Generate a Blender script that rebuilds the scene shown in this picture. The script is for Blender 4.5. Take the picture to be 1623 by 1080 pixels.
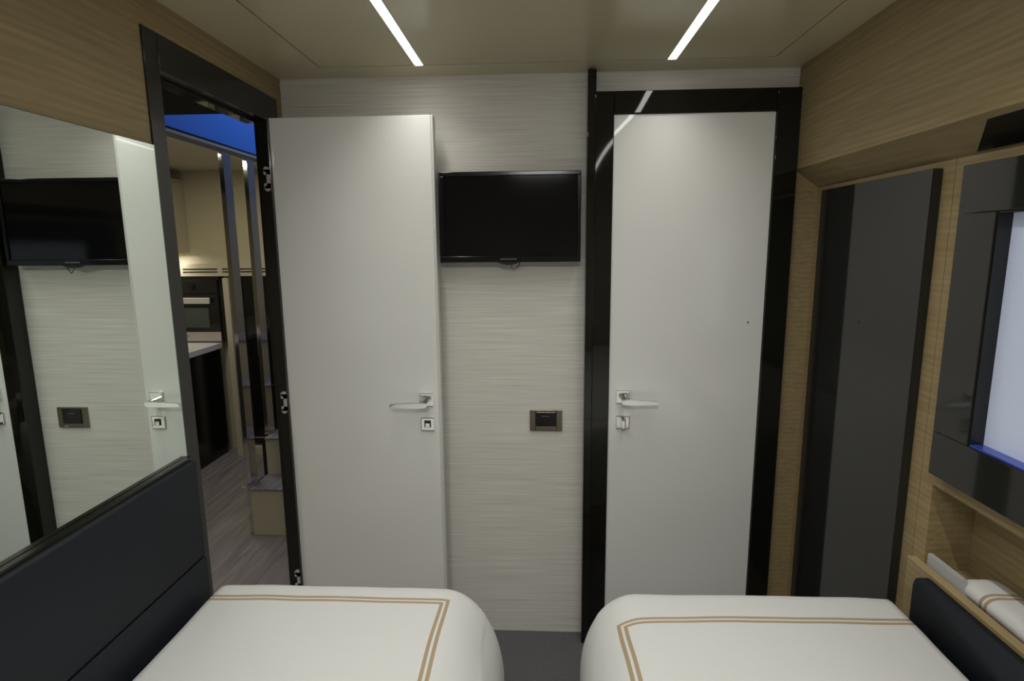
import bpy, bmesh, math, random
from mathutils import Vector, Matrix, noise
from math import pi, radians as R
random.seed(4)
S = bpy.context.scene
for o in list(bpy.data.objects): bpy.data.objects.remove(o)
C = S.collection

# ---------------------------------------------------------------- camera
H = 1.476
FPX = 901.58
yaw, pit, rol = R(-2.849), R(9.3735), R(-0.5075)
r = Vector((math.cos(yaw), -math.sin(yaw), 0)); f = Vector((math.sin(yaw), math.cos(yaw), 0)); u = Vector((0, 0, 1))
f2 = f*math.cos(pit) - u*math.sin(pit); u2 = f*math.sin(pit) + u*math.cos(pit)
r2 = r*math.cos(rol) + u2*math.sin(rol); u3 = -r*math.sin(rol) + u2*math.cos(rol)
cd = bpy.data.cameras.new('camera'); cam = bpy.data.objects.new('camera', cd); C.objects.link(cam)
cam.matrix_world = Matrix(((r2.x, u3.x, -f2.x, 0), (r2.y, u3.y, -f2.y, 0), (r2.z, u3.z, -f2.z, H), (0, 0, 0, 1)))
cd.sensor_width = 36; cd.lens = FPX*36/1623; cd.clip_start = .02
S.camera = cam
# ---------------------------------------------------------------- world, lights, exposure
S.view_settings.view_transform = 'Standard'; S.view_settings.look = 'None'
S.view_settings.gamma = 1; S.view_settings.exposure = 0.0
w = bpy.data.worlds.new('world'); S.world = w; w.use_nodes = True
w.node_tree.nodes['Background'].inputs[0].default_value = (0.02, .09, .5, 1)
w.node_tree.nodes['Background'].inputs[1].default_value = .5
STRIP = 9.0

ZCEIL = 2.04; LEDW = 4.9; LEDSPREAD = 118
def area(name, loc, rot, sx, sy, power, col):
    l = bpy.data.lights.new(name, 'AREA'); l.shape = 'RECTANGLE'; l.size = sx; l.size_y = sy; l.energy = power; l.color = col
    o = bpy.data.objects.new(name, l); C.objects.link(o); o.location = loc; o.rotation_euler = rot
    return o
area('companionway_light', (-.75, 3.1, 2.75), (0, R(75), 0), .5, .8, 6.5, (.35, .5, 1))
for x in (-.377, .4045):
    l = area('led_strip_light', (x, .716, ZCEIL-.0032), (0, 0, 0), .024, 2.32, LEDW, (1, .99, .925)); l.data.spread = R(LEDSPREAD)
l = area('rear_fill_light', (0, -.1, 2.025), (R(50), 0, 0), .35, .03, 2.6, (1, .99, .95)); l.data.spread = R(110)  # added fill behind the camera to brighten the doors
area('galley_light', (-1.95, 3.0, 2.0), (0, 0, 0), .1, .8, 5.0, (1, .9, .68))
area('galley_downlight', (-1.85, 2.35, 2.0), (0, 0, 0), .1, .3, 2.6, (1, .9, .7))
l = area('passage_fill_light', (-1.5, 1.15, 1.94), (0, 0, 0), .3, .3, 2.0, (1, .93, .8)); l.data.spread = R(95)  # added out of view to brighten the passage, steps and balusters
area('locker_light', (-2.62, 3.86, 1.435), (0, 0, 0), .2, .1, 1.3, (1, .93, .8))

# ---------------------------------------------------------------- materials
def mat(name, col, rough=.5, metal=0, coat=0, spec=.5, emit=0):
    m = bpy.data.materials.new(name); m.use_nodes = True
    b = m.node_tree.nodes['Principled BSDF']; I = b.inputs
    I['Base Color'].default_value = (*col, 1); I['Roughness'].default_value = rough; I['Metallic'].default_value = metal
    I['Coat Weight'].default_value = coat; I['Coat Roughness'].default_value = .02; I['Specular IOR Level'].default_value = spec
    if emit: I['Emission Color'].default_value = (*col, 1); I['Emission Strength'].default_value = emit
    return m
def tex(m, scale, c1, c2, nscale=1, detail=4, lo=.35, hi=.65, bump=0, dist=.002, distort=0, rot=(0, 0, 0)):
    """colour variation from a stretched noise, in object coordinates"""
    nt = m.node_tree; N = nt.nodes; L = nt.links; b = N['Principled BSDF']
    tc = N.new('ShaderNodeTexCoord'); mp = N.new('ShaderNodeMapping'); mp.inputs['Scale'].default_value = scale; mp.inputs['Rotation'].default_value = rot
    nz = N.new('ShaderNodeTexNoise'); nz.inputs['Scale'].default_value = nscale; nz.inputs['Detail'].default_value = detail; nz.inputs['Distortion'].default_value = distort
    cr = N.new('ShaderNodeValToRGB'); cr.color_ramp.elements[0].position = lo; cr.color_ramp.elements[1].position = hi
    cr.color_ramp.elements[0].color = (*c1, 1); cr.color_ramp.elements[1].color = (*c2, 1)
    L.new(tc.outputs['Object'], mp.inputs[0]); L.new(mp.outputs[0], nz.inputs['Vector']); L.new(nz.outputs[0], cr.inputs[0])
    L.new(cr.outputs[0], b.inputs['Base Color'])
    if bump:
        bp = N.new('ShaderNodeBump'); bp.inputs['Strength'].default_value = bump; bp.inputs['Distance'].default_value = dist
        L.new(nz.outputs[0], bp.inputs['Height']); L.new(bp.outputs[0], b.inputs['Normal'])
    return m, nz, cr
def wood(name, c1, c2, along='Y'):
    m = mat(name, c1, .55, 0, 0, .35)
    sc = {'Y': (14, 1.6, 26), 'X': (1.6, 14, 26)}[along]
    tex(m, sc, c1, c2, 2.0, 5, .3, .7, .15, .001, 1.2)
    nt = m.node_tree; N = nt.nodes; L = nt.links
    tc = N.new('ShaderNodeTexCoord'); mp = N.new('ShaderNodeMapping'); mp.inputs['Scale'].default_value = (9, .9, 9) if along == 'Y' else (.9, 9, 9)
    wv = N.new('ShaderNodeTexWave'); wv.wave_type = 'BANDS'; wv.bands_direction = 'Z'
    wv.inputs['Scale'].default_value = 2.1; wv.inputs['Distortion'].default_value = 5; wv.inputs['Detail'].default_value = 3; wv.inputs['Detail Scale'].default_value = 1.3
    mx = N.new('ShaderNodeMix'); mx.data_type = 'RGBA'; mx.blend_type = 'MULTIPLY'; mx.inputs[0].default_value = .13
    L.new(tc.outputs['Object'], mp.inputs[0]); L.new(mp.outputs[0], wv.inputs['Vector'])
    b = N['Principled BSDF']; src = b.inputs['Base Color'].links[0].from_socket
    L.new(src, mx.inputs[6]); L.new(wv.outputs[0], mx.inputs[7]); L.new(mx.outputs[2], b.inputs['Base Color'])
    return m
oak = wood('oak_veneer', (.29, .218, .11), (.375, .286, .15))
paper = mat('grasscloth', (.6, .58, .53), .75, 0, 0, .25)
tex(paper, (3.5, 3.5, 260), (.60, .58, .535), (.78, .76, .71), 1, 6, .3, .7, .35, .001, .3)
cream = mat('cream_laminate', (.56, .52, .38), .3)
ceil_m = mat('cream_ceiling_panel', (.60, .54, .365), .22, 0, 0, .35)
gap = mat('dark_gap', (.03, .028, .02), .8)
blackg = mat('black_gloss_lacquer', (.008, .008, .006), .04, 0, 0, .45)
blackp = mat('black_gloss_frame', (.014, .014, .011), .14, 0, 0, .45)
white = mat('white_gloss_lacquer', (.83, .83, .805), .3, 0, 1, .4)
edge = mat('white_edge_band', (.68, .68, .64), .3)
chrome = mat('polished_chrome', (.85, .85, .85), .06, 1)
steel = mat('brushed_steel', (.6, .58, .55), .28, 1)
steelp = mat('polished_steel', (.72, .71, .68), .08, 1)
mirror_m = mat('mirror_silver', (.88, .95, .90), 0.0, 1)
pad = mat('navy_leather', (.012, .014, .02), .58, 0, 0, .3)
tex(pad, (1, 1, 1), (.007, .009, .014), (.011, .014, .021), 420, 2, .3, .7, .25, .0006)
tallm = mat('charcoal_gloss_panel', (.020, .020, .0185), .05, 0, 0, .5)
plastic = mat('black_plastic', (.012, .012, .013), .25)
screen = mat('tv_screen', (.004, .004, .0045), .07, 0, 0, .3)
carpet = mat('dark_grey_carpet', (.07, .068, .072), .95, 0, 0, .1)
tex(carpet, (1, 1, 1), (.085, .082, .090), (.14, .136, .146), 260, 3, .3, .7, .6, .003)
def warp(m, sc, st):
    nt = m.node_tree; N = nt.nodes
    tc = N.new('ShaderNodeTexCoord'); nz = N.new('ShaderNodeTexNoise'); nz.inputs['Scale'].default_value = sc; nz.inputs['Detail'].default_value = 0
    bp = N.new('ShaderNodeBump'); bp.inputs['Strength'].default_value = 1; bp.inputs['Distance'].default_value = st
    nt.links.new(tc.outputs['Object'], nz.inputs['Vector']); nt.links.new(nz.outputs[0], bp.inputs['Height'])
    for k in ('Normal', 'Coat Normal'): nt.links.new(bp.outputs[0], N['Principled BSDF'].inputs[k])
warp(blackg, 5, .004); warp(white, 4, .004)
grey = mat('light_grey_linen', (.42, .42, .42), .8)
silver = mat('bronze_chrome', (.28, .24, .19), .28, 1)
darkplate = mat('black_insert', (.01, .01, .01), .2)
lampm = mat('led_diffuser', (1, .985, .93), .5, 0, 0, 0, STRIP)
planks = mat('grey_oak_planks', (.26, .23, .22), .5)
tex(planks, (22, 1.6, 5), (.17, .145, .14), (.33, .30, .29), 2, 5, .25, .75, .1, .001, .6)
blackw = mat('black_cabinet_front', (.008, .008, .007), .2)
ovglass = mat('oven_glass', (.012, .013, .013), .06)
ovin = mat('oven_window', (.07, .09, .085), .05, 0, 0, .8)
corian = mat('white_worktop', (.72, .71, .70), .25)
bluep = mat('blue_panel', (.10, .30, .75), .5)
tread = mat('grey_tread', (.22, .21, .22), .6)
tex(tread, (30, 3, 30), (.18, .17, .18), (.27, .26, .27), 2, 3)
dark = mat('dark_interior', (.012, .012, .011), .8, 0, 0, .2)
hullm = mat('dark_passage_lining', (.03, .028, .025), .5)
winm = mat('frosted_window_pane', (.56, .62, .78), .2, 0, 0, .4, .15)
bluesill = mat('blue_glass_sill', (.03, .06, .35), .15, 0, 0, .5)
text_m = mat('grey_lettering', (.18, .18, .18), .5)

def duvet_mat(name, cx, cy, hx, hy, ang):
    m = mat(name, (.60, .60, .59), .85, 0, 0, .15)
    nt = m.node_tree; N = nt.nodes; L = nt.links
    def mth(op, a, b=None):
        n = N.new('ShaderNodeMath'); n.operation = op
        for i, v in enumerate((a, b)):
            if v is None: continue
            if isinstance(v, (int, float)): n.inputs[i].default_value = v
            else: L.new(v, n.inputs[i])
        return n.outputs[0]
    tc = N.new('ShaderNodeTexCoord'); wob = N.new('ShaderNodeTexNoise'); wob.inputs['Scale'].default_value = 3; wob.inputs['Detail'].default_value = 1
    L.new(tc.outputs['Object'], wob.inputs['Vector'])
    mp = N.new('ShaderNodeMapping'); mp.vector_type = 'TEXTURE'; mp.inputs['Location'].default_value = (cx, cy, 0); mp.inputs['Rotation'].default_value = (0, 0, ang)
    L.new(tc.outputs['Object'], mp.inputs[0])
    sp = N.new('ShaderNodeSeparateXYZ'); L.new(mp.outputs[0], sp.inputs[0])
    wv = mth('MULTIPLY', mth('SUBTRACT', wob.outputs[0], .5), .02)
    d = mth('MAXIMUM', mth('SUBTRACT', mth('ABSOLUTE', sp.outputs[0]), hx), mth('SUBTRACT', mth('ABSOLUTE', sp.outputs[1]), hy))
    d = mth('ADD', d, wv)
    s1 = mth('COMPARE', d, -.0045); N[-1].inputs[2].default_value = .0040
    s2 = mth('COMPARE', d, -.0180); N[-1].inputs[2].default_value = .0040
    s = mth('MAXIMUM', s1, s2)
    mx = N.new('ShaderNodeMix'); mx.data_type = 'RGBA'
    mx.inputs[6].default_value = (.60, .60, .59, 1); mx.inputs[7].default_value = (.36, .27, .175, 1)
    L.new(s, mx.inputs[0]); L.new(mx.outputs[2], N['Principled BSDF'].inputs['Base Color'])
    n2 = N.new('ShaderNodeTexNoise'); n2.inputs['Scale'].default_value = 7; n2.inputs['Detail'].default_value = 5
    L.new(tc.outputs['Object'], n2.inputs['Vector'])
    bp = N.new('ShaderNodeBump'); bp.inputs['Strength'].default_value = .35; bp.inputs['Distance'].default_value = .012
    L.new(n2.outputs[0], bp.inputs['Height']); L.new(bp.outputs[0], N['Principled BSDF'].inputs['Normal'])
    return m

# ---------------------------------------------------------------- mesh helpers (world coordinates in, parented meshes out)
def box(bm, x0, x1, y0, y1, z0, z1, bev=0, seg=2):
    vs = [bm.verts.new((x, y, z)) for x in (x0, x1) for y in (y0, y1) for z in (z0, z1)]
    fs = [bm.faces.new([vs[i] for i in q]) for q in ((0, 1, 3, 2), (4, 6, 7, 5), (0, 4, 5, 1), (2, 3, 7, 6), (0, 2, 6, 4), (1, 5, 7, 3))]
    if bev: bmesh.ops.bevel(bm, geom=list({e for q in fs for e in q.edges}), offset=bev, segments=seg, affect='EDGES', profile=.5)
def B(*a, bev=0, seg=2):
    bm = bmesh.new()
    for q in (a if isinstance(a[0], (tuple, list)) else (a,)): box(bm, *q, bev=bev, seg=seg)
    return bm
def prism(pts, axis, a0, a1, bev=0):
    """2-D outline extruded along axis; pts are the two other coordinates in xyz order"""
    bm = bmesh.new()
    def P(p, a): q = list(p); q.insert(axis, a); return q
    lo = [bm.verts.new(P(p, a0)) for p in pts]; hi = [bm.verts.new(P(p, a1)) for p in pts]
    n = len(pts); bm.faces.new(lo); bm.faces.new(hi[::-1])
    for i in range(n): bm.faces.new((lo[i], hi[i], hi[(i+1) % n], lo[(i+1) % n]))
    bmesh.ops.recalc_face_normals(bm, faces=bm.faces)
    if bev: bmesh.ops.bevel(bm, geom=bm.edges[:], offset=bev, segments=2, affect='EDGES')
    return bm
def cyl(axis, c, rad, h, n=24, r1=None, bev=0):
    bm = bmesh.new()
    bmesh.ops.create_cone(bm, cap_ends=True, segments=n, radius1=rad, radius2=rad if r1 is None else r1, depth=h)
    rot = {0: Matrix.Rotation(pi/2, 4, 'Y'), 1: Matrix.Rotation(-pi/2, 4, 'X'), 2: Matrix.Identity(4)}[axis]
    if bev: bmesh.ops.bevel(bm, geom=[e for e in bm.edges if abs(e.verts[0].co.z-e.verts[1].co.z) < 1e-6], offset=bev, segments=2, affect='EDGES')
    bmesh.ops.transform(bm, matrix=Matrix.Translation(c) @ rot, verts=bm.verts)
    return bm
def tube(pts, rad, n=8):
    bm = bmesh.new(); rings = []
    for i, p in enumerate(pts):
        p = Vector(p); a = Vector(pts[max(0, i-1)]); b = Vector(pts[min(len(pts)-1, i+1)]); t = (b-a).normalized()
        s = t.orthogonal().normalized() if not rings else (ps - t*ps.dot(t)).normalized(); ps = s; q = t.cross(s)
        rings.append([bm.verts.new(p + rad*(s*math.cos(k*2*pi/n) + q*math.sin(k*2*pi/n))) for k in range(n)])
    for a, b in zip(rings, rings[1:]):
        for k in range(n): bm.faces.new((a[k], a[(k+1) % n], b[(k+1) % n], b[k]))
    bm.faces.new(rings[0][::-1]); bm.faces.new(rings[-1]); return bm
def obj(name, bm, m, parent=None, smooth=False, label=None):
    bmesh.ops.recalc_face_normals(bm, faces=bm.faces)
    off = Vector((0, 0, 0)); p = parent
    while p is not None: off += p.location; p = p.parent
    if parent is None:                                   # own origin: centre of the foot
        xs = [v.co for v in bm.verts]
        o0 = Vector(((min(v.x for v in xs)+max(v.x for v in xs))/2, (min(v.y for v in xs)+max(v.y for v in xs))/2, min(v.z for v in xs)))
        off = o0
    bmesh.ops.translate(bm, vec=-off, verts=bm.verts)
    me = bpy.data.meshes.new(name); bm.to_mesh(me); bm.free(); me.materials.append(m)
    for q in me.polygons: q.use_smooth = smooth
    o = bpy.data.objects.new(name, me); C.objects.link(o)
    if parent is None: o.location = off
    else: o.parent = parent
    if label: o['label'] = label
    return o
def thing(name, label, cat, loc, group=None):
    o = bpy.data.objects.new(name, None); C.objects.link(o); o.location = loc; o.empty_display_size = .05
    o['label'] = label; o['category'] = cat
    if group: o['group'] = group
    return o
def tag(o, label, cat, group=None, kind=None):
    o['label'] = label; o['category'] = cat
    if group: o['group'] = group
    if kind: o['kind'] = kind
    return o
def struct(name, bm, m, label, cat, parent=None):
    o = obj(name, bm, m, parent); o['kind'] = 'structure'; return tag(o, label, cat)
def sempty(name, label, cat, loc):
    o = thing(name, label, cat, loc); o['kind'] = 'structure'; return o

XL, XR, XRR, YB, ZC, YF = -.878, .84, .92, 2.0, 2.04, -.9

# ---------------------------------------------------------------- setting: cabin shell
struct('floor', B(XL, 1.1, YF, YB+.05, -.03, 0), carpet, 'dark grey carpeted floor between the two beds', 'floor')
# ceiling: border strips around a big inset panel, dark reveal above the hairline gap
cl = sempty('ceiling', 'cream ceiling with a hairline seam around its large centre panel', 'ceiling', (0, 0, ZC))
g = .0022
obj('centre_panel', B(-.695+g, .718-g, YF, 1.885-g, ZC, ZC+.02), ceil_m, cl)
obj('border_panel', B((XL-.02, -.695-g, YF, YB+.02, ZC, ZC+.02), (.718+g, XRR+.02, YF, YB+.02, ZC, ZC+.02), (-.695-g, .718+g, 1.885+g, YB+.02, ZC, ZC+.02)), ceil_m, cl)
obj('backing', B(XL-.02, XRR+.02, YF, YB+.02, ZC+.02, ZC+.04), gap, cl)
struct('wall_back', B(XL-.04, XR+.1, YB, YB+.05, 0, ZC+.02), paper, 'pale textured grasscloth wall behind the open door and television', 'wall')
struct('wall_front', B(XL, 1.1, YF-.04, YF, 0, ZC+.02), paper, 'pale grasscloth wall behind the camera', 'wall')
# left wall with doorway (opening y 1.33..1.90, z 0..1.92 filled by black frame)
struct('wall_left', B((XL-.04, XL, YF, 1.303, 0, ZC), (XL-.04, XL, 1.303, 1.962, 1.966, ZC), (XL-.04, XL, 1.962, YB, 0, ZC)), oak, 'oak veneered wall on the left around mirror and doorway', 'wall')
# right wall: recessed wood with the niche, upper part hidden by locker
NZ0, NZ1, NY0, NY1 = .700, .917, .30, 1.307
wr = sempty('wall_right', 'oak veneered recessed wall on the right with a long shelf niche', 'wall', (XRR, 1.0, 0))
obj('panel', B((XRR, XRR+.15, YF, NY0, 0, 1.80), (XRR, XRR+.15, NY1, 1.349, 0, 1.80), (XRR, XRR+.15, 1.351, YB+.05, 0, 1.80), (XRR, XRR+.15, NY0, NY1, 0, NZ0), (XRR, XRR+.15, NY0, .60, NZ1, 1.80), (XRR, XRR+.15, 1.18, NY1, NZ1, 1.80), (XRR, XRR+.15, .60, 1.18, NZ1, 1.055), (XRR, XRR+.15, .60, 1.18, 1.54, 1.80)), oak, wr)
obj('niche_back', B(XRR+.105, XRR+.15, NY0, NY1, NZ0, NZ1), oak, wr)
struct('trim_5', B(.898, XRR-.0003, -.2, 1.335, .55, .722, bev=.003), oak, 'oak rail below the niche in the right wall', 'rail')
struct('trim_6', prism([(XR+.0005, 0), (XRR-.0003, 0), (XRR-.0003, 1.6597), (XR+.0005, 1.717)], 1, 1.985, 1.9995), oak, 'narrow oak return panel right of the black door frame', 'panel')

# ---------------------------------------------------------------- overhead locker on the right
lk = thing('overhead_locker', 'oak overhead locker running along the right side below the ceiling', 'locker', (.9, .6, 1.66))
LZ0, LZ1 = 1.718, 1.660
obj('body', prism([(XR, ZC-.001), (XR, LZ0), (XRR-.001, LZ1), (XRR-.001, ZC-.001)], 1, YF+.01, 1.994), oak, lk)
def slope(x): return LZ0 + (LZ1-LZ0)*(x-XR)/(XRR-XR)
bm = bmesh.new()
q = [(.853, 1.182), (.914, 1.285), (.914, .45), (.853, .45)]
a = [bm.verts.new((x, y, slope(x)-.0015)) for x, y in q]; b = [bm.verts.new((x, y, slope(x)+.004)) for x, y in q]
bm.faces.new(a); bm.faces.new(b[::-1])
for i in range(4): bm.faces.new((a[i], b[i], b[(i+1) % 4], a[(i+1) % 4]))
obj('finger_slot', bm, blackw, lk, label='long black slot on the sloping underside')

# ---------------------------------------------------------------- door frames
t1 = sempty('trim_1', 'glossy black frame around the open doorway in the left wall', 'door frame', (XL, 1.63, 0))
fx0, fx1 = XL-.045, XL+.004
obj('jamb', B(fx0, fx1, 1.303, 1.354, 0, 1.966, bev=.0015), blackp, t1)
obj('jamb', B(fx0+.014, fx1, 1.874, 1.885, 0, 1.883, bev=.0015), blackp, t1)
obj('header', B(fx0, fx1, 1.3545, 1.8845, 1.8835, 1.966, bev=.0015), blackp, t1)
obj('outer_jamb', B(fx0, fx1-.003, 1.8855, 1.962, 0, 1.966), blackp, t1)
obj('stop', B((fx0-.02, fx0+.015, 1.3545, 1.362, 0, 1.88), (fx0-.02, fx0+.015, 1.362, 1.873, 1.874, 1.882)), blackg, t1)
t2 = struct('trim_2', B(.154, .1815, 1.937, YB-.0005, 0, 2.032, bev=.0025, seg=3), blackg, 'narrow black gloss pilaster from floor to ceiling beside the television', 'pilaster')
t3 = sempty('trim_3', 'glossy black frame around the closed white door', 'door frame', (.51, 1.99, 0))
obj('jamb', B(.1825, .2425, 1.966, YB-.0005, 0, 1.972, bev=.002, seg=3), blackg, t3)
obj('jamb', B(.765, .839, 1.966, YB-.0005, 0, 1.972, bev=.002, seg=3), blackg, t3)
obj('header', B(.243, .7645, 1.966, YB-.0005, 1.902, 1.972, bev=.002, seg=3), blackg, t3)

# ---------------------------------------------------------------- doors
def lever(parent, cx, y, zc, side, rose_z):
    """chrome lever on a square rose; side = direction the lever points in x"""
    h = obj('door_handle', B(cx-.0235, cx+.0235, y-.009, y, rose_z-.0235, rose_z+.0235, bev=.002), chrome, parent)
    z = rose_z-.006
    s = side
    bm = tube([(cx, y-.006, z), (cx, y-.030, z), (cx, y-.044, z)], .010, 16)
    # flat tapering blade, thick at the neck
    prof = [(cx-s*.010, z-.010), (cx-s*.011, z+.006), (cx+s*.012, z+.009), (cx+s*.100, z+.005), (cx+s*.114, z+.002), (cx+s*.118, z-.006), (cx+s*.112, z-.0115), (cx+s*.02, z-.013)]
    b2 = prism(prof, 1, y-.056, y-.043, bev=.0025)
    tmp = bpy.data.meshes.new('t'); b2.to_mesh(tmp); bm.from_mesh(tmp); b2.free(); bpy.data.meshes.remove(tmp)
    obj('lever', bm, chrome, h)
def lockplate(parent, cx, y, zc, turn):
    l = obj('lock_plate', B(cx-.024, cx+.024, y-.008, y, zc-.024, zc+.024, bev=.003), chrome, parent)
    if turn:
        bm = B(cx-.006, cx+.007, y-.030, y-.0075, zc-.020, zc+.015, bev=.003)
        box(bm, cx-.010, cx+.010, y-.011, y-.0078, zc-.010, zc+.020, bev=.001)
        obj('thumb_turn', bm, chrome, l)
    else:
        obj('release_socket', B(cx-.0115, cx+.0115, y-.0095, y-.0078, zc-.010, zc+.014, bev=.0006), plastic, l)
        obj('release_slot', B(cx-.008, cx+.008, y-.014, y-.0096, zc-.009, zc+.007, bev=.002), chrome, l)
hingem = mat('satin_nickel_hinge', (.55, .54, .5), .4, .3)
d1 = sempty('door_1', 'open white gloss door folded back beside the television', 'door', (-.61, 1.91, 0))
DY = 1.89
obj('door_leaf', B(-.876, -.349, DY, DY+.038, .012, 1.893, bev=.0012), white, d1)
obj('edge_band', B(-.3488, -.341, DY+.0005, DY+.038, .012, 1.893, bev=.0015), edge, d1)
lever(d1, -.3915, DY, .936, -1, .958)
lockplate(d1, -.389, DY, .870, False)
for z in (1.70, .95, .28):
    bm = bmesh.new()
    for dz in (-.03, .03):
        b2 = cyl(1, (-.8855, 1.8695, z+dz), .009, .006, 20)
        tmp = bpy.data.meshes.new('t'); b2.to_mesh(tmp); bm.from_mesh(tmp); b2.free(); bpy.data.meshes.remove(tmp)
        box(bm, -.8945, -.8765, 1.8665, 1.8725, z+dz-(.016 if dz > 0 else -.0), z+dz+(.0 if dz > 0 else .016))
    box(bm, -.886, -.8765, 1.8665, 1.8725, z-.03, z+.03)
    obj('hinge', bm, hingem, d1)
d2 = sempty('door_2', 'closed white gloss door inside the black frame', 'door', (.504, 1.985, 0))
obj('door_leaf', B(.2436, .7640, 1.974, 1.9985, .012, 1.9005, bev=.0012), white, d2)
lever(d2, .2935, 1.974, .93, 1, .949)
lockplate(d2, .2945, 1.974, .855, True)
obj('glint_dot', cyl(1, (.712, 1.972, 1.213), .003, .005, 12), chrome, d2)  # chrome dot standing in for a small reflection on the gloss door

# ---------------------------------------------------------------- television
tv = thing('television', 'black flat screen television mounted on the grasscloth wall', 'television', (-.10, 1.96, 1.42))
obj('housing', B((-.338, .136, 1.946, 1.972, 1.424, 1.722)), plastic, tv)
obj('wall_bracket', B(-.16, -.04, 1.972, 1.9995, 1.50, 1.64), plastic, tv)
fr = [(-.338, .136, 1.936, 1.9458, 1.708, 1.722), (-.338, .136, 1.936, 1.9458, 1.424, 1.445), (-.338, -.320, 1.936, 1.9458, 1.4451, 1.7079), (.123, .136, 1.936, 1.9458, 1.4451, 1.7079)]
obj('bezel', B(*fr, bev=.0022), mat('gloss_black_bezel', (.006, .006, .007), .16, 0, 0, .3), tv)
obj('display', B(-.3199, .1229, 1.9415, 1.9455, 1.4452, 1.7078), screen, tv)
obj('sensor_bar', prism([(-.145, 1.4245), (-.125, 1.417), (-.105, 1.4145), (-.085, 1.417), (-.065, 1.4245)], 1, 1.937, 1.952), plastic, tv)
# small brand strip in grey dashes
bm = bmesh.new()
for i in range(7): box(bm, -.132+i*.008, -.127+i*.008, 1.9354, 1.936, 1.4325, 1.4365)
obj('badge', bm, text_m, tv)
obj('cable', tube([(-.098, 1.955, 1.4235), (-.096, 1.950, 1.408), (-.088, 1.948, 1.396), (-.080, 1.950, 1.405), (-.070, 1.953, 1.415), (-.068, 1.956, 1.4235)], .0015), plastic, tv)

# ---------------------------------------------------------------- wall socket
so = thing('wall_socket', 'bronze chrome framed socket plate low on the grasscloth wall', 'socket', (.021, 2.0, .81))
x0, x1, z0, z1, y = -.037, .080, .813, .892, YB
obj('frame', B((x0, x0+.021, y-.008, y-.0002, z0, z1), (x1-.021, x1, y-.008, y-.0002, z0, z1), (x0+.0211, x1-.0211, y-.008, y-.0002, z1-.006, z1), (x0+.0211, x1-.0211, y-.008, y-.0002, z0, z0+.016), bev=.0012), silver, so)
ins = obj('cover_flap', B(x0+.0215, x1-.0215, y-.012, y-.0003, z0+.0165, z1-.0065, bev=.002), darkplate, so)
bm = bmesh.new()
for i in range(6): box(bm, .006+i*.005, .0095+i*.005, y-.0126, y-.0121, .868, .8705)
obj('lettering', bm, text_m, ins)
obj('latch', B(.040, .056, y-.010, y-.0081, z0+.004, z0+.008), steelp, so)

# ---------------------------------------------------------------- ceiling light strips
for lab, x in (('left', -.377), ('right', .4045)):
    l = thing('ceiling_light', 'long narrow LED strip in the ceiling above the %s bed' % lab, 'light strip', (x, .6, ZC), 'recessed ceiling light strips')
    obj('diffuser', B(x-.0125, x+.0125, -.45, 1.8815, ZC-.0015, ZC-.0003), lampm, l)
    obj('trim_ring', B((x-.0145, x-.0126, -.452, 1.8835, ZC-.002, ZC-.0003), (x+.0126, x+.0145, -.452, 1.8835, ZC-.002, ZC-.0003)), ceil_m, l)

# ---------------------------------------------------------------- mirror and padded panels
mi = thing('wall_mirror', 'large frameless mirror on the left wall above the dark padded panel', 'mirror', (XL, .5, .96))
obj('glass', B(XL+.0003, XL+.006, -.55, 1.3015, .973, 1.710), mirror_m, mi)
obj('glass_edge', B((XL+.0004, XL+.0065, 1.3016, 1.3027, .973, 1.710), (XL+.0004, XL+.0065, -.55, 1.3027, 1.7101, 1.7112)), mat('green_glass_edge', (.10, .16, .13), .15), mi)
hb = thing('padded_headboard', 'dark navy padded panel on the left wall below the mirror', 'headboard', (XL, .4, .3))
def padbm(x0, x1, y0, y1, z0, z1, b): return B(x0, x1, y0, y1, z0, z1, bev=b, seg=4)
obj('upper_pad', padbm(XL+.0065, XL+.032, -.55, 1.2995, .7105, .964, .008), pad, hb, True)
obj('lower_pad', padbm(XL+.0065, XL+.032, -.55, 1.2995, .30, .708, .003), pad, hb, True)
obj('top_ledge', B(XL+.0065, XL+.020, -.55, 1.2995, .9645, .972), blackp, hb)
pr = obj('padded_side_panel', prism([(1.268, .40), (1.268, .690), (1.262, .706), (1.248, .714), (-.3, .714), (-.3, .40)], 0, .872, .8975, bev=.003), pad, None, True)
tag(pr, 'dark navy padded panel with rounded corner beside the right bed', 'headboard')

# ---------------------------------------------------------------- right wall fittings
tp = obj('wall_panel', prism([(1.389, .15), (1.912, .15), (1.912, 1.644), (1.389, 1.644)], 0, .897, .9195, bev=.0012), tallm, None)
tag(tp, 'tall charcoal gloss panel on the right wall beside the closed door', 'panel')
w1 = sempty('window_1', 'window in a wide charcoal gloss surround on the right wall', 'window', (.91, .9, .95))
WX0, WX1 = .888, .9195
wy0, wy1, wz0, wz1 = .42, 1.281, .957, 1.635
oy0, oy1, oz0, oz1 = .62, 1.178, 1.058, 1.536
obj('top_panel', B(WX0, WX1, wy0, wy1, oz1+.001, wz1, bev=.0012), tallm, w1)
obj('bottom_panel', B(WX0, WX1, wy0, wy1, wz0, oz0-.001, bev=.0012), tallm, w1)
obj('side_panel', B(WX0, WX1, oy1, wy1, oz0, oz1, bev=.0012), tallm, w1)
obj('side_panel', B(WX0, WX1, wy0, oy0, oz0, oz1, bev=.0012), tallm, w1)
obj('reveal', B((WX0+.003, .955, oy1-.004, oy1-.0002, oz0, oz1), (WX0+.003, .955, oy0+.0002, oy0+.004, oz0, oz1), (WX0+.003, .955, oy0+.0041, oy1-.0041, oz1-.004, oz1)), blackw, w1)
obj('sill', B(WX0+.003, .955, oy0+.0041, oy1-.0041, oz0, oz0+.004), bluesill, w1, label='blue tinted glass sill')
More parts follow.
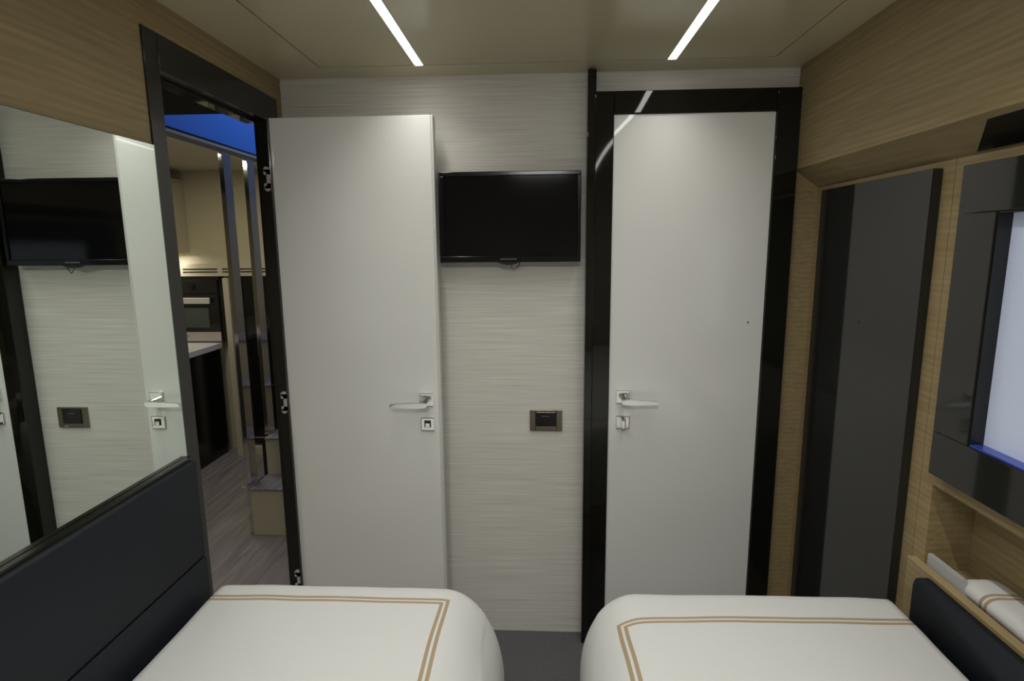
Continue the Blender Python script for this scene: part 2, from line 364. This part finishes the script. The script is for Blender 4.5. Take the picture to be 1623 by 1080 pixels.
obj('pane', B((.918, .922, .901, oy1-.0042, oz0+.0042, oz1-.0042), (.918, .922, oy0+.0042, .899, oz0+.0042, oz1-.0042)), winm, w1)

fs = obj('folded_board', prism([(1.175, .7005), (1.304, .7005), (1.304, .746), (1.19, .746)], 0, .924, .936, bev=.002), grey, None)
tag(fs, 'light grey stiff board standing in the right wall niche', 'board')
def rounded(x0, x1, y0, y1, z0, z1, rr, nx, ny, nz, wr=0, seed=0, crown=0):
    """closed box with rounded edges (radius rr = (rx, ry, rz)) and soft cloth undulation"""
    bm = bmesh.new()
    cache = {}
    def P(i, j, k):
        key = (i, j, k)
        if key in cache: return cache[key]
        p = Vector((x0+(x1-x0)*i/nx, y0+(y1-y0)*j/ny, z0+(z1-z0)*k/nz))
        ra, rb = (rr[0], rr[3] if len(rr) > 3 else rr[0])
        rx = ra if p.x < (x0+x1)/2 else rb
        c = Vector((min(max(p.x, x0+ra), x1-rb), min(max(p.y, y0+rr[1]), y1-rr[1]), min(max(p.z, z0+rr[2]), z1-rr[2])))
        d = Vector(((p.x-c.x)/rx, (p.y-c.y)/rr[1], (p.z-c.z)/rr[2]))
        if d.length > 1e-6:
            m = max(abs(d.x), abs(d.y), abs(d.z)); d = d.normalized()*m
            p = c + Vector((d.x*rx, d.y*rr[1], d.z*rr[2]))
        if crown and k == nz:
            tx = (p.x-x0)/(x1-x0); ty = (p.y-y0)/(y1-y0); p.z += crown*(math.sin(pi*tx)*min(1, math.sin(pi*ty)*2.2) - .3)
        if wr:
            sc = 1 if k == nz else 2.2
            n = noise.noise(Vector((p.x*5+seed, p.y*5, p.z*3))) + .5*noise.noise(Vector((p.x*11+seed, p.y*11, p.z*5)))
            nrm = (p - Vector(((x0+x1)/2, (y0+y1)/2, (z0+z1)/2))); nrm = Vector((nrm.x/(x1-x0), nrm.y/(y1-y0), nrm.z/(z1-z0))).normalized()
            p += nrm*n*wr*sc
        cache[key] = bm.verts.new(p); return cache[key]
    for i in range(nx):
        for j in range(ny):
            bm.faces.new((P(i, j, nz), P(i+1, j, nz), P(i+1, j+1, nz), P(i, j+1, nz)))
            bm.faces.new((P(i, j, 0), P(i, j+1, 0), P(i+1, j+1, 0), P(i+1, j, 0)))
        for k in range(nz):
            bm.faces.new((P(i, 0, k), P(i+1, 0, k), P(i+1, 0, k+1), P(i, 0, k+1)))
            bm.faces.new((P(i, ny, k), P(i, ny, k+1), P(i+1, ny, k+1), P(i+1, ny, k)))
    for j in range(ny):
        for k in range(nz):
            bm.faces.new((P(0, j, k), P(0, j, k+1), P(0, j+1, k+1), P(0, j+1, k)))
            bm.faces.new((P(nx, j, k), P(nx, j+1, k), P(nx, j+1, k+1), P(nx, j, k+1)))
    return bm
pm = duvet_mat('striped_pillowcase', 0, .085, .5, .14, 0)
pi_ = obj('pillow', rounded(.926, 1.018, .62, 1.215, .7005, .746, (.03, .04, .02), 10, 40, 6, .003, 3), pm, None, True)
tag(pi_, 'white pillow with tan stripe border tucked into the right wall niche', 'pillow')

# ---------------------------------------------------------------- beds
def bed(side, x0, x1, yf, seed, stripe, hull):
    b = thing('single_bed', 'single bed base and mattress under the duvet on the %s' % side, 'bed', ((x0+x1)/2, .3, 0), 'twin single beds')
    obj('bed_base', B(x0+.06, x1-.06, -.65, yf-.10, .001, .30), oak, b)
    obj('mattress', rounded(x0+.07, x1-.07, -.64, yf-.11, .302, .545, (.05, .05, .05), 12, 20, 6), grey, b, True)
    bm = rounded(x0, x1, -.62, yf, .20, .632, hull, 56, 110, 26, .0035, seed, .009)
    bmesh.ops.delete(bm, geom=[q for q in bm.faces if all(v.co.z < .235 for v in q.verts)], context='FACES')
    ox, oy = (x0+x1)/2, (yf-.62)/2
    m = duvet_mat('duvet_cotton_'+side, *stripe)
    o = obj('duvet', bm, m, None, True)
    sm = o.modifiers.new('thickness', 'SOLIDIFY'); sm.thickness = .02; sm.offset = -1
    # stripe coordinates are in world metres; shift to the object's own origin
    mp = [n for n in m.node_tree.nodes if n.type == 'MAPPING'][0]
    mp.inputs['Location'].default_value = (stripe[0]-o.location.x, stripe[1]-o.location.y, 0)
    return o
dl = bed('left', -.838, -.090, 1.38, 2.0, (-.820, .28, .60, .972, 0), (.03, .10, .23, .15))
tag(dl, 'white duvet with double tan stripes on the left bed under the mirror', 'duvet')
dr = bed('right', .098, .868, 1.37, 7.3, (.80, .245, .60, .970, R(1.5)), (.14, .09, .20, .03))
tag(dr, 'white duvet with double tan stripes on the right bed beside the niche', 'duvet')

# ---------------------------------------------------------------- beyond the doorway: passage, galley and stairs
PX = XL-.046
struct('floor_passage', B(-3.0, PX+.046, .6, 4.1, -.03, 0), planks, 'grey wood plank floor of the passage seen through the doorway', 'floor').name = 'floor.001'
struct('wall_galley', B(-3.0, -.5, 4.0, 4.04, 0, 3.0), cream, 'cream far wall of the galley beyond the doorway', 'wall').name = 'wall_far'
struct('wall_outer', B(-3.04, -3.0, .6, 4.04, 0, 2.1), cream, 'cream side wall of the galley', 'wall').name = 'wall_galley'
struct('wall_near', B(-3.0, PX, .56, .6, 0, 2.1), cream, 'cream end wall of the passage', 'wall').name = 'wall_passage'
struct('wall_stair', B(-.60, -.56, YB+.06, 4.0, 0, 3.0), cream, 'cream wall on the far side of the stairs', 'wall').name = 'wall_stair'
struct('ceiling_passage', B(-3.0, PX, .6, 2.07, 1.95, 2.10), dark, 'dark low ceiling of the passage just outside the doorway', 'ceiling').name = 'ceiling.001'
struct('ceiling_galley', B(-3.0, -1.53, 2.0701, 4.0, 2.02, 2.08), cream, 'cream ceiling of the galley', 'ceiling').name = 'ceiling.002'
struct('trim_4', B(-1.53, -1.50, 2.0701, 3.999, 1.966, 3.0), bluep, 'blue lit panel above the galley rail', 'panel')
struct('wall_stair_back', B(PX, -.56, YB+.0501, YB+.0599, 1.966, 3.0), hullm, 'dark wall above the passage', 'wall').name = 'wall_stairwell'
rl = obj('stair_rail', B(-1.532, -1.490, 2.0702, 3.998, 1.9585, 1.9655), blackw, None)
obj('lower_moulding', B((-1.532, -1.492, 2.0702, 3.998, 1.946, 1.9584), (-1.54, -1.512, 2.0702, 3.998, 1.930, 1.9459)), cream, rl)
tag(rl, 'dark edged cream top rail along the galley ceiling above the balusters', 'rail')

# staircase: three treads rising away and to the right
st = thing('staircase', 'short flight of cream stairs with grey treads beyond the doorway', 'stairs', (-1.1, 3.1, 0))
for i, (ya, yb, zt, xl) in enumerate(((2.70, 2.895, .256, -1.492), (2.895, 3.12, .462, -1.492), (3.12, 3.35, .70, -1.492), (3.35, 3.60, .93, -1.492))):
    s = obj('step', B(xl, -.602, ya, 3.70 if i == 3 else yb-.001, .001, zt-.012), cream, st)
    obj('tread', B(xl-.002, -.602, ya-.006, yb-.0015, zt-.0115, zt, bev=.002), tread, s)
    obj('side_plate', B(xl-.022, xl-.003, ya+.004, yb-.006, .001 if i == 0 else zt-.22, zt-.012), steelp if i == 0 else blackg, s)
    obj('corner_clip', B(xl-.055, xl+.002, ya-.002, ya+.016, zt+.0005, zt+.005), chrome, s)
for i, (y, zb) in enumerate(((2.728, .2605), (2.955, .4665), (3.19, .7045))):
    bl = thing('baluster', ('tall polished steel baluster on the lowest stair beyond the doorway', 'tall polished steel baluster on the second stair beyond the doorway', 'tall polished steel baluster on the third stair, mostly behind the open door')[i], 'baluster', (-1.505, y+.03, zb), 'steel balusters beside the stairs')
    obj('blade', B(-1.522, -1.500, y, y+.072, zb, 1.929, bev=.001), steelp, bl)
    obj('foot_plate', B(-1.524, -1.494, y-.003, y+.075, zb-.0040, zb-.0002), chrome, bl)

# galley units
cab = thing('base_cabinet', 'long low black galley cabinet under the white worktop', 'cabinet', (-2.5, 2.5, 0))
obj('body', B(-2.90, -2.30, 1.2, 3.905, .001, .775), blackw, cab)
for i in range(4):
    dd = obj('cabinet_door', B(-2.2995, -2.284, 1.203+i*.675, 1.874+i*.675, .06, .772, bev=.001), blackw, cab)
wt = obj('worktop', B(-2.92, -2.270, 1.19, 3.908, .777, .817, bev=.003), corian, None)
tag(wt, 'white galley worktop on the black cabinet below the oven', 'worktop')
col = obj('galley_post', B((-2.182, -2.142, 3.825, 3.84, 0.001, 1.28), (-2.1419, -1.9, 3.8401, 3.90, .001, .055)), cream, None)
tag(col, 'narrow cream post beside the galley worktop reaching the floor', 'post')
# oven
ov = thing('built_in_oven', 'black built-in oven with silver handle above the galley worktop', 'oven', (-2.5, 3.9, .84))
ox0, ox1, oy = -2.85, -2.268, 3.93
obj('body', B(ox0, ox1, oy+.0005, 3.999, .822, 1.285), blackw, ov)
obj('door_glass', B(ox0+.01, ox1-.006, oy-.018, oy, .899, 1.165, bev=.002), ovglass, ov)
obj('window', B(ox0+.06, -2.35, oy-.0205, oy-.0182, .925, 1.065), ovin, ov)
cp = obj('control_panel', B(ox0+.01, ox1-.006, oy-.018, oy, 1.172, 1.262, bev=.002), ovglass, ov)
for x in (-2.70, -2.575, -2.455): obj('knob', cyl(1, (x, oy-.028, 1.218), .02, .0195, 20, bev=.002), plastic, cp)
obj('oven_handle', B(ox0+.05, -2.318, oy-.055, oy-.040, 1.098, 1.140, bev=.004), mat('pale_metal_handle', (.78, .77, .74), .3, .3), ov)
for x in (-2.345, -2.79): obj('handle_post', B(x, x+.015, oy-.0399, oy-.0181, 1.11, 1.13), steel, ov)
obj('lower_trim', B(ox0+.01, ox1-.006, oy-.018, oy, .824, .894, bev=.001), steel, ov)
obj('badge', B(-2.53, -2.505, oy-.0186, oy-.0182, .862, .866), plastic, ov)
tc_ = thing('tall_cabinet', 'dark gloss tall galley cabinet behind the steel balusters', 'cabinet', (-1.8, 3.95, 0))
obj('body', B(-2.21, -1.2, 3.9405, 3.999, .06, 1.284), blackw, tc_)
obj('cabinet_door', B(-2.208, -1.76, 3.925, 3.940, .07, .74, bev=.001), blackg, tc_)
obj('cabinet_door', B(-2.208, -1.76, 3.925, 3.940, .745, 1.282, bev=.001), blackg, tc_)
obj('cabinet_door', B(-1.755, -1.202, 3.925, 3.940, .07, 1.282, bev=.001), blackg, tc_)
vp = thing('vent_panel', 'cream vent strip with black slots above the oven', 'vent', (-2.2, 3.95, 1.287))
obj('panel', B(-2.9, -1.2, 3.93, 3.999, 1.2875, 1.375, bev=.002), cream, vp)
sl = [(-2.83, -2.55), (-2.52, -2.27), (-2.235, -1.985), (-1.95, -1.70), (-1.665, -1.40)]
for a_, b_ in sl:
    for z in (1.338, 1.318): obj('slot', B(a_, b_, 3.9285, 3.9315, z-.0042, z+.0042), plastic, vp)
uc = thing('wall_cabinet', 'cream wall cabinet at the left edge of the galley', 'cabinet', (-2.7, 3.8, 1.45))
obj('body', B(-2.95, -2.50, 3.72, 3.999, 1.45, 1.94, bev=.003), cream, uc)
obj('latch', B(-2.52, -2.49, 3.715, 3.745, 1.955, 1.995), plastic, uc)
obj('cornice', B(-2.95, -2.50, 3.72, 3.999, 1.9405, 1.9545), cream, uc)
